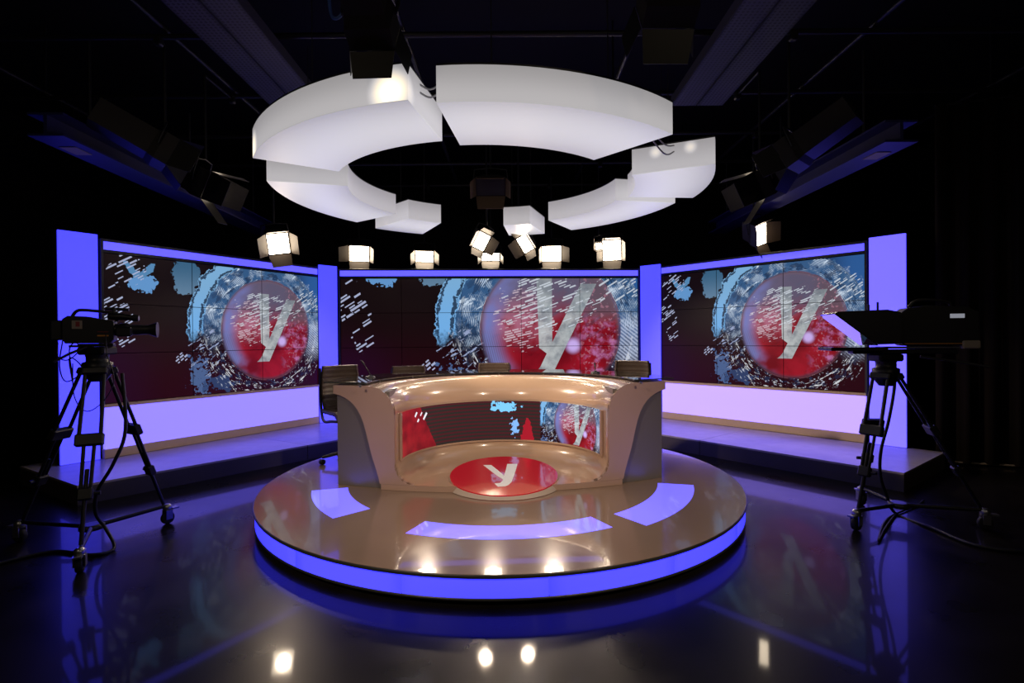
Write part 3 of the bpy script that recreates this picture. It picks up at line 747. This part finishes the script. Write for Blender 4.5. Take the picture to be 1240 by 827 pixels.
for (x, y, Y, nm) in ((408, 6, 3.0, 'shoulder-camera'), (836, 10, 3.0, 'teleprompter')):
    p = at_y(x, y, Y)
    cable('power_cable', [p + Vector((.06, .0, .30)), p + Vector((.05, 0, .10)), p + Vector((.02, .02, -.04)), p + Vector((-.05, .04, -.02)), p + Vector((-.07, .05, .30))], .010, 'cable_blue', 'blue power cable looped by the black lamp on the %s side' % nm, 'blue power cables on the grid')
# ------------------------------------------------------------------ chairs behind the desk
def chair(x, y, face, ztop, label):
    t = thing('office_chair', label, 'chair', (x, y, PZ), R(face), group='brown leather chairs behind the desk')
    zt = ztop - PZ; zs_ = zt - .55                       # seat height
    # local: sitter faces -Y; backrest at +Y
    def pad(p, name):
        mb = MB(); m = 16; rows = []
        for (yy, zz, wd) in p:
            rows.append([(wd*math.sin(math.pi*(j/m - .5))*1.0, yy - .05*(1 - math.cos(math.pi*(j/m-.5))), zz) for j in range(m+1)])
        mb.grid(rows, True); o = mb.build(name, 'leather', t)
        s = o.modifiers.new('thickness', 'SOLIDIFY'); s.thickness = .035; s.offset = 1
        return o
    back = []
    for i in range(25):
        q = i/24; zz = zs_ + .05 + q*(zt - zs_ - .05); rib = .008*abs(math.sin(q*math.pi*9))
        back.append((.21 + .10*q + .03*math.sin(q*math.pi) + rib, zz, .225 - .02*q + .01*math.sin(q*math.pi)))
    pad(back, 'backrest')
    mb = MB(); rows = []
    for i in range(21):
        q = i/20; yy = .22 - q*.46; rib = .007*abs(math.sin(q*math.pi*8)); drop = .05*max(0, q - .8)/.2
        rows.append([(.235*(j/8 - .5)*2, yy, zs_ + .02 + rib - drop + .02*abs(j/8 - .5)*2) for j in range(9)])
    mb.grid(rows); s = mb.build('seat', 'leather', t).modifiers.new('thickness', 'SOLIDIFY'); s.thickness = .04; s.offset = -1
    for sx in (-1, 1):
        MB().tube(smoothline([(sx*.205, .325, zt - .03), (sx*.215, .285, zs_ + .32), (sx*.225, .24, zs_ + .08), (sx*.25, .10, zs_ - .03), (sx*.25, -.12, zs_ - .01), (sx*.24, -.25, zs_)], 5), .015, 8).build('side_frame', 'black_plastic', t)
    MB().lathe([(.028, .10), (.028, zs_ - .14), (.020, zs_ - .14), (.020, zs_ - .02), (.09, zs_ - .02), (.09, zs_ - .004)], 14).build('gas_stem', 'chrome', t)
    for k in range(5):
        a = 2*math.pi*k/5 + .3; ca, sa = math.cos(a), math.sin(a)
        MB().tube([(0, 0, .115), (ca*.15, sa*.15, .105), (ca*.29, sa*.29, .075)], [.026, .02, .014], 8).build('base_arm', 'black_plastic', t)
        M = Matrix.Translation((ca*.29, sa*.29, .029)) @ Matrix.Rotation(a + .7, 4, 'Z') @ Matrix.Rotation(R(90), 4, 'X')
        MB().lathe([(.012, -.022), (.028, -.022), (.028, .022), (.012, .022)], 14, M=M).build('caster', 'black_plastic', t)
    return t
chair(-1.76, 5.66, 40, 1.232, 'brown leather chair at the desk end beside the slim pillar')
chair(-1.24, 6.33, 14, 1.182, 'brown leather chair behind the desk, next to the tall microphone')
chair(-.24, 6.66, 0, 1.195, 'brown leather chair behind the middle of the desk')
chair(1.36, 6.12, -22, 1.235, 'dark brown leather chair beside the slim pillar behind the small microphone')

# ------------------------------------------------------------------ microphones on the glass
def mic(px, py, tip, label):
    zt = PZ + DZ + .029; p = at_z(px, py, zt)
    t = thing('gooseneck_microphone', label, 'microphone', (p.x, p.y, zt), group='gooseneck microphones on the desk')
    MB().lathe([(.05, 0), (.052, .006), (.045, .016), (.018, .022), (.012, .03)], 18).build('base', 'dark_alu', t)
    a = smoothline([(0, 0, .028), (tip[0]*.3, tip[1]*.3, tip[2]*.5), tip], 6)
    MB().tube(a, .005, 6).build('gooseneck', 'black_metal', t)
    v = (Vector(tip) - Vector(a[-3])).normalized()
    MB().tube([Vector(tip), Vector(tip) + v*.015, Vector(tip) + v*.05, Vector(tip) + v*.06], [.005, .009, .009, .004], 10).build('capsule', 'black_plastic', t)
mic(448.4, 457.5, (-.05, -.03, .13), 'slim gooseneck microphone leaning over the glass near the desk-end chair')
mic(721, 452.0, (.0, .02, .06), 'short microphone on the glass before the dark brown chair')

# ------------------------------------------------------------------ camera tripods
def tripod(feet, hx, hy, hz, label):
    cx, cy = sum(f[0] for f in feet)/3, sum(f[1] for f in feet)/3
    t = thing('camera_tripod', label, 'tripod', (cx, cy, 0), group='camera tripods on wheeled dollies')
    head = Vector((hx, hy, hz))
    MB().lathe([(.05, -.20), (.085, -.15), (.095, -.10), (.095, -.06), (.07, -.05), (.07, -.02), (.075, 0)], 20, c=head).build('bowl_head', 'black_metal', t, world=True)
    MB().bevbox((hx, hy, hz + .03), (.20, .15, .06), .012).build('pan_head', 'black_metal', t, world=True)
    hub = Vector((cx, cy, .13))
    MB().lathe([(.05, -.02), (.08, -.015), (.08, .015), (.05, .02)], 18, c=hub).build('dolly_hub', 'dark_alu', t, world=True)
    for f in feet:
        F = Vector((f[0], f[1], 0)); out = (F - Vector((hx, hy, 0))); out.z = 0; out.normalize(); side = Vector((-out.y, out.x, 0))
        a = head + out*.08 + Vector((0, 0, -.12)); b = Vector((F.x, F.y, .17)) - out*.03
        m1 = a.lerp(b, .42); m2 = a.lerp(b, .73)
        mb = MB()
        for s in (-1, 1):
            mb.tube([a + side*s*.055, m1 + side*s*.062], .0125, 8)
            mb.tube([m1 + side*s*.030, m2 + side*s*.026], .0115, 8)
        mb.tube([m1.lerp(m2, .55), b], .013, 8)
        leg = mb.build('leg', 'black_metal', t, world=True)
        ax = (b - a).normalized(); nn = side.cross(ax)
        Mx = Matrix((side, nn, ax)).transposed().to_4x4()
        for c_, dm in ((m1, (.165, .05, .085)), (m2, (.085, .05, .08)), (a, (.15, .05, .05))):
            cl = MB().bevbox((0, 0, 0), dm, .008, Matrix.Translation(c_) @ Mx).build('leg_clamp', 'black_plastic', leg)
        MB().tube([m2 + side*.05, m2 + side*.085], .014, 8).build('lock_knob', 'black_plastic', leg)
        MB().tube([hub, Vector((F.x, F.y, .15)) - out*.02], [.017, .015], 8).build('dolly_arm', 'black_metal', t, world=True)
        # caster
        cs = MB().lathe([(.02, .10), (.034, .105), (.034, .15), (.016, .165)], 14, c=F).build('caster', 'silver', t, world=True)
        for s in (-1, 1): MB().box((0, 0, 0), (.008, .05, .075), Matrix.Translation(F + Vector((.0, 0, .08)) + side*s*.030) @ Matrix.Rotation(math.atan2(side.y, side.x), 4, 'Z')).build('fork', 'silver', cs)
        MB().box((0, 0, 0), (.05, .05, .012), Matrix.Translation(F + Vector((0, 0, .12)) + out*.055) @ Matrix.Rotation(math.atan2(side.y, side.x), 4, 'Z')).build('brake_pedal', 'silver', cs)
        Mw = Matrix.Translation(F + Vector((0, 0, .0505))) @ Matrix.Rotation(math.atan2(side.y, side.x), 4, 'Z') @ Matrix.Rotation(R(90), 4, 'Y')
        MB().lathe([(.03, -.020), (.046, -.020), (.050, -.012), (.050, .012), (.046, .020), (.03, .020)], 20, M=Mw).build('wheel', 'rubber', cs)
    return t
FL = [tuple(at_z(97, 693, 0))[:2], tuple(at_z(203, 634, 0))[:2], tuple(at_z(24, 656, 0))[:2]]
FR = [tuple(at_z(1037, 642, 0))[:2], tuple(at_z(1193, 641, 0))[:2], tuple(at_z(1043, 611, 0))[:2]]
HL = (-3.11, 3.92, 1.42); HR = (3.06, 4.28, 1.305)
tripod(FL, *HL, 'black wheeled tripod carrying the shoulder camera')
tripod(FR, *HR, 'black wheeled tripod carrying the teleprompter camera')

# ------------------------------------------------------------------ shoulder-style video camera
def video_camera():
    M = Matrix.Translation((HL[0], HL[1], HL[2] + .061)) @ Matrix.Rotation(R(24), 4, 'Z') @ Matrix.Scale(.81, 4)
    t = thing('video_camera', 'black shoulder video camera with carry handle and long lens on a tripod', 'video camera', M=M)
    MB().bevbox((0, 0, .014), (.26, .10, .028), .006).build('tripod_plate', 'black_metal', t)
    mb = MB(); prof2 = [(-.22, .03), (.10, .03), (.14, .06), (.14, .235), (.06, .25), (-.06, .275), (-.20, .28), (-.24, .25), (-.24, .07)]
    n2 = len(prof2); vs2 = [(x, s*.065, z) for s in (-1, 1) for x, z in prof2]
    mb.add(vs2, [tuple(range(n2-1, -1, -1)), tuple(range(n2, 2*n2))] + [(i, (i+1) % n2, n2+(i+1) % n2, n2+i) for i in range(n2)])
    body = mb.build('body', 'black_plastic', t, bevel=.006)
    MB().box((-.13, -.066, .20), (.075, .003, .075)).build('sticker', 'sticker', body)
    MB().box((-.125, -.068, .205), (.03, .002, .045)).build('sticker_mark', 'sticker_red', body)
    MB().box((.06, -.067, .10), (.085, .003, .012)).build('orange_strip', 'orange_mark', body)
    MB().box((.06, -.067, .135), (.085, .003, .004)).build('dial_row', 'sticker_red', body)
    MB().bevbox((-.285, 0, .15), (.085, .10, .18), .01).build('battery', 'black_plastic', t)
    MB().box((-.12, 0, .005), (.16, .08, .02)).build('shoulder_pad', 'dark_alu', t)
    MB().tube(smoothline([(-.19, 0, .26), (-.15, 0, .325), (-.08, 0, .335), (.10, 0, .315), (.16, 0, .30), (.15, 0, .23)], 5), .014, 10).build('carry_handle', 'black_plastic', t)
    Mx = Matrix.Rotation(R(90), 4, 'Y')
    ln = MB().lathe([(.055, .14), (.055, .17), (.062, .175), (.062, .24), (.048, .25), (.048, .33), (.044, .36), (.044, .40), (.07, .46), (.075, .47)], 24, M=Matrix.Translation((0, 0, .155)) @ Mx).build('lens', 'black_plastic', t)
    MB().lathe([(.064, .462), (.064, .468)], 24, M=Matrix.Translation((0, 0, .155)) @ Mx).build('front_glass', 'prompter_glass', ln)
    MB().bevbox((.22, -.075, .135), (.13, .05, .09), .015).build('zoom_grip', 'black_plastic', ln)
    vf_ = MB().tube([(.10, -.05, .275), (.20, -.07, .275), (.29, -.07, .265)], [.028, .032, .026], 14).build('viewfinder', 'black_plastic', t)
    MB().tube([(.29, -.07, .265), (.335, -.07, .262)], [.034, .030], 14).build('eyecup', 'rubber', vf_)
    MB().tube([(.335, -.07, .262), (.338, -.07, .262)], [.022, .020], 14).build('eyepiece_glass', 'silver', vf_)
    MB().tube([(.06, .02, .355), (.24, .02, .345)], .014, 10).build('microphone', 'black_plastic', t)
    MB().lathe([(.016, 0), (.016, .04), (.01, .045)], 12, c=(.13, 0, .315)).build('shoe_knob', 'black_plastic', t)
    MB().tube([(-.05, -.10, .0), (-.16, -.16, -.06), (-.26, -.20, -.13)], .011, 8).build('pan_bar', 'black_metal', t)
    return t
video_camera()

# ------------------------------------------------------------------ studio camera with teleprompter
def prompter_camera():
    M = Matrix.Translation((HR[0], HR[1], HR[2] + .061)) @ Matrix.Rotation(R(180 - 14), 4, 'Z') @ Matrix.Scale(.92, 4)
    t = thing('teleprompter_camera', 'black studio camera with hooded teleprompter and flat monitor', 'video camera', M=M)
    # local +X is towards the desk
    MB().bevbox((-.12, 0, .02), (.80, .13, .04), .008).build('rail_plate', 'black_metal', t)
    for s in (-1, 1): MB().tube([(-.55, s*.05, .055), (.10, s*.05, .055)], .009, 8).build('rod', 'silver', t)
    prof2 = [(-.66, .07), (-.12, .07), (-.06, .12), (-.06, .34), (-.14, .40), (-.30, .42), (-.58, .40), (-.66, .36)]
    n2 = len(prof2); vs2 = [(x, s*.085, z) for s in (-1, 1) for x, z in prof2]
    mb = MB().add(vs2, [tuple(range(n2-1, -1, -1)), tuple(range(n2, 2*n2))] + [(i, (i+1) % n2, n2+(i+1) % n2, n2+i) for i in range(n2)])
    body = mb.build('body', 'black_plastic', t, bevel=.008)
    MB().box((-.50, .087, .325), (.105, .003, .036)).build('white_label', 'white_label', body)
    MB().box((-.36, .087, .09), (.5, .004, .006)).build('orange_strip', 'orange_mark', body)
    MB().bevbox((-.60, .02, .08), (.13, .16, .07), .01).build('power_box', 'sticker', t)
    MB().tube(smoothline([(-.50, 0, .40), (-.46, 0, .455), (-.25, 0, .47), (-.18, 0, .41)], 5), .013, 8).build('carry_handle', 'black_plastic', t)
    Mx = Matrix.Rotation(R(90), 4, 'Y')
    MB().lathe([(.06, -.06), (.065, .0), (.075, .05), (.075, .08)], 22, M=Matrix.Translation((0, 0, .22)) @ Mx).build('lens', 'black_plastic', t)
    # hood: open towards the desk, slanted glass
    hw = .19; P2 = [(-.04, .09), (-.04, .36), (.06, .385), (.44, .375), (.46, .36), (.13, .085)]
    mb = MB()
    for s in (-1, 1):
        a = [(x, s*hw, z) for x, z in P2]; b = [(x, s*(hw - .006), z) for x, z in P2]; k = len(P2)
        mb.add(a + b, [tuple(range(k)), tuple(range(2*k-1, k-1, -1))] + [(i, (i+1) % k, k+(i+1) % k, k+i) for i in range(k)])
    for (x0, z0), (x1, z1) in zip(P2[1:3+1], P2[2:4+1]):
        mb.add([(x0, -hw, z0), (x1, -hw, z1), (x1, hw, z1), (x0, hw, z0), (x0, -hw, z0-.006), (x1, -hw, z1-.006), (x1, hw, z1-.006), (x0, hw, z0-.006)], [(0,1,2,3), (7,6,5,4), (0,4,5,1), (2,6,7,3)])
    hood = mb.build('prompter_hood', 'black_plastic', t)
    MB().add([(.46, -hw, .362), (.13, -hw, .083), (.13, hw, .083), (.46, hw, .362), (.468, -hw, .354), (.138, -hw, .076), (.138, hw, .076), (.468, hw, .354)], [(0,1,2,3), (7,6,5,4), (0,4,5,1), (1,5,6,2), (2,6,7,3), (3,7,4,0)]).build('beam_splitter_glass', 'prompter_glass', hood)
    for x, z in ((.10, .055), (.17, .035)): MB().tube([(x, .10, .37), (x, .10, .40 + z)], .009, 8).build('hood_post', 'black_plastic', hood)
    MB().bevbox((.27, 0, .045), (.44, .36, .03), .006).build('prompter_monitor', 'black_plastic', t)
    MB().box((.27, 0, .0615), (.39, .31, .002)).build('monitor_glass', 'prompter_glass', t)
    MB().tube([(-.22, .10, -.02), (-.45, .18, -.06), (-.64, .25, -.10)], .011, 8).build('pan_bar', 'black_metal', t)
    return t
prompter_camera()

# ------------------------------------------------------------------ cables on and under the cameras
def W(px, py, Y): return at_y(px, py, Y)
cable('camera_cable', [W(148, 452, 3.9), W(152, 520, 3.85), W(138, 560, 3.8), W(118, 595, 3.8), W(116, 622, 3.85), W(128, 640, 3.9), at_z(138, 664, .012), at_z(110, 672, .012), at_z(60, 668, .012), at_z(-30, 690, .012)], .012, 'cable_black', 'thick black cable hanging from the shoulder camera to the floor')
cable('camera_cable', [W(128, 405, 3.86), W(130, 430, 3.83), W(138, 460, 3.8), W(126, 485, 3.8), W(105, 498, 3.8), W(90, 480, 3.82), W(88, 440, 3.85)], .0035, 'cable_black', 'thin dark cable looped under the shoulder camera')
for k, (a, b, c) in enumerate((((70, 415), (82, 436), (92, 414)), ((76, 412), (80, 462), (96, 440)))):
    cable('cable_loop', [W(*a, 3.80), W((a[0]+b[0])/2 - 6, (a[1]+b[1])/2 + 6, 3.78), W(*b, 3.78), W(c[0] + 3, (b[1]+c[1])/2, 3.79), W(*c, 3.82), W(84, 424 + 10*k, 3.83), W(88, 455 + 8*k, 3.84)], .004, 'cable_black', ['small round cable loop behind the shoulder camera', 'long cable loop dangling behind the shoulder camera'][k], 'cable loops behind the shoulder camera')
cable('camera_cable', [W(1084, 440, 4.26), W(1083, 470, 4.24), W(1076, 510, 4.22), W(1067, 545, 4.22), W(1066, 575, 4.25), W(1073, 598, 4.3), at_z(1085, 622, .013), at_z(1130, 640, .013), at_z(1180, 660, .013), at_z(1240, 668, .013), at_z(1300, 665, .013)], .012, 'cable_black', 'thick black cable hanging from the teleprompter camera to the floor')
cable('floor_cable', [at_z(1085, 622, .012), at_z(1072, 640, .012), at_z(1064, 655, .012), at_z(1075, 628, .012), at_z(1110, 612, .012), at_z(1118, 606, .012)], .009, 'cable_black', 'black cable coil on the floor under the teleprompter tripod')

# ------------------------------------------------------------------ dark drape beside the teleprompter camera
dr = thing('black_drape', 'dark drape panel hanging beside the riser at the studio side', 'drape', (5.9, 5.9, 0))
p0, p1 = Vector((4.98, 6.15)), Vector((7.9, 5.15)); dv = (p1-p0); L = dv.length; dv.normalize(); nv = Vector((dv.y, -dv.x))
rows = []
for z in (.03, 4.2): rows.append([tuple(p0 + dv*(L*i/90) + nv*(.04*math.sin(i*.9) + .015*math.sin(i*2.3))) + (z,) for i in range(91)])
o = MB().grid(rows).build('cloth', 'curtain_black', dr, world=True); s = o.modifiers.new('thickness', 'SOLIDIFY'); s.thickness = .006
MB().tube([(*p0, .03), (*p1, .03)], .012, 8).build('bottom_batten', 'pale_edge', dr, world=True)
MB().tube([(*p0, 4.2), (*p1, 4.2)], .02, 8).build('top_rail', 'pipe_black', dr, world=True)
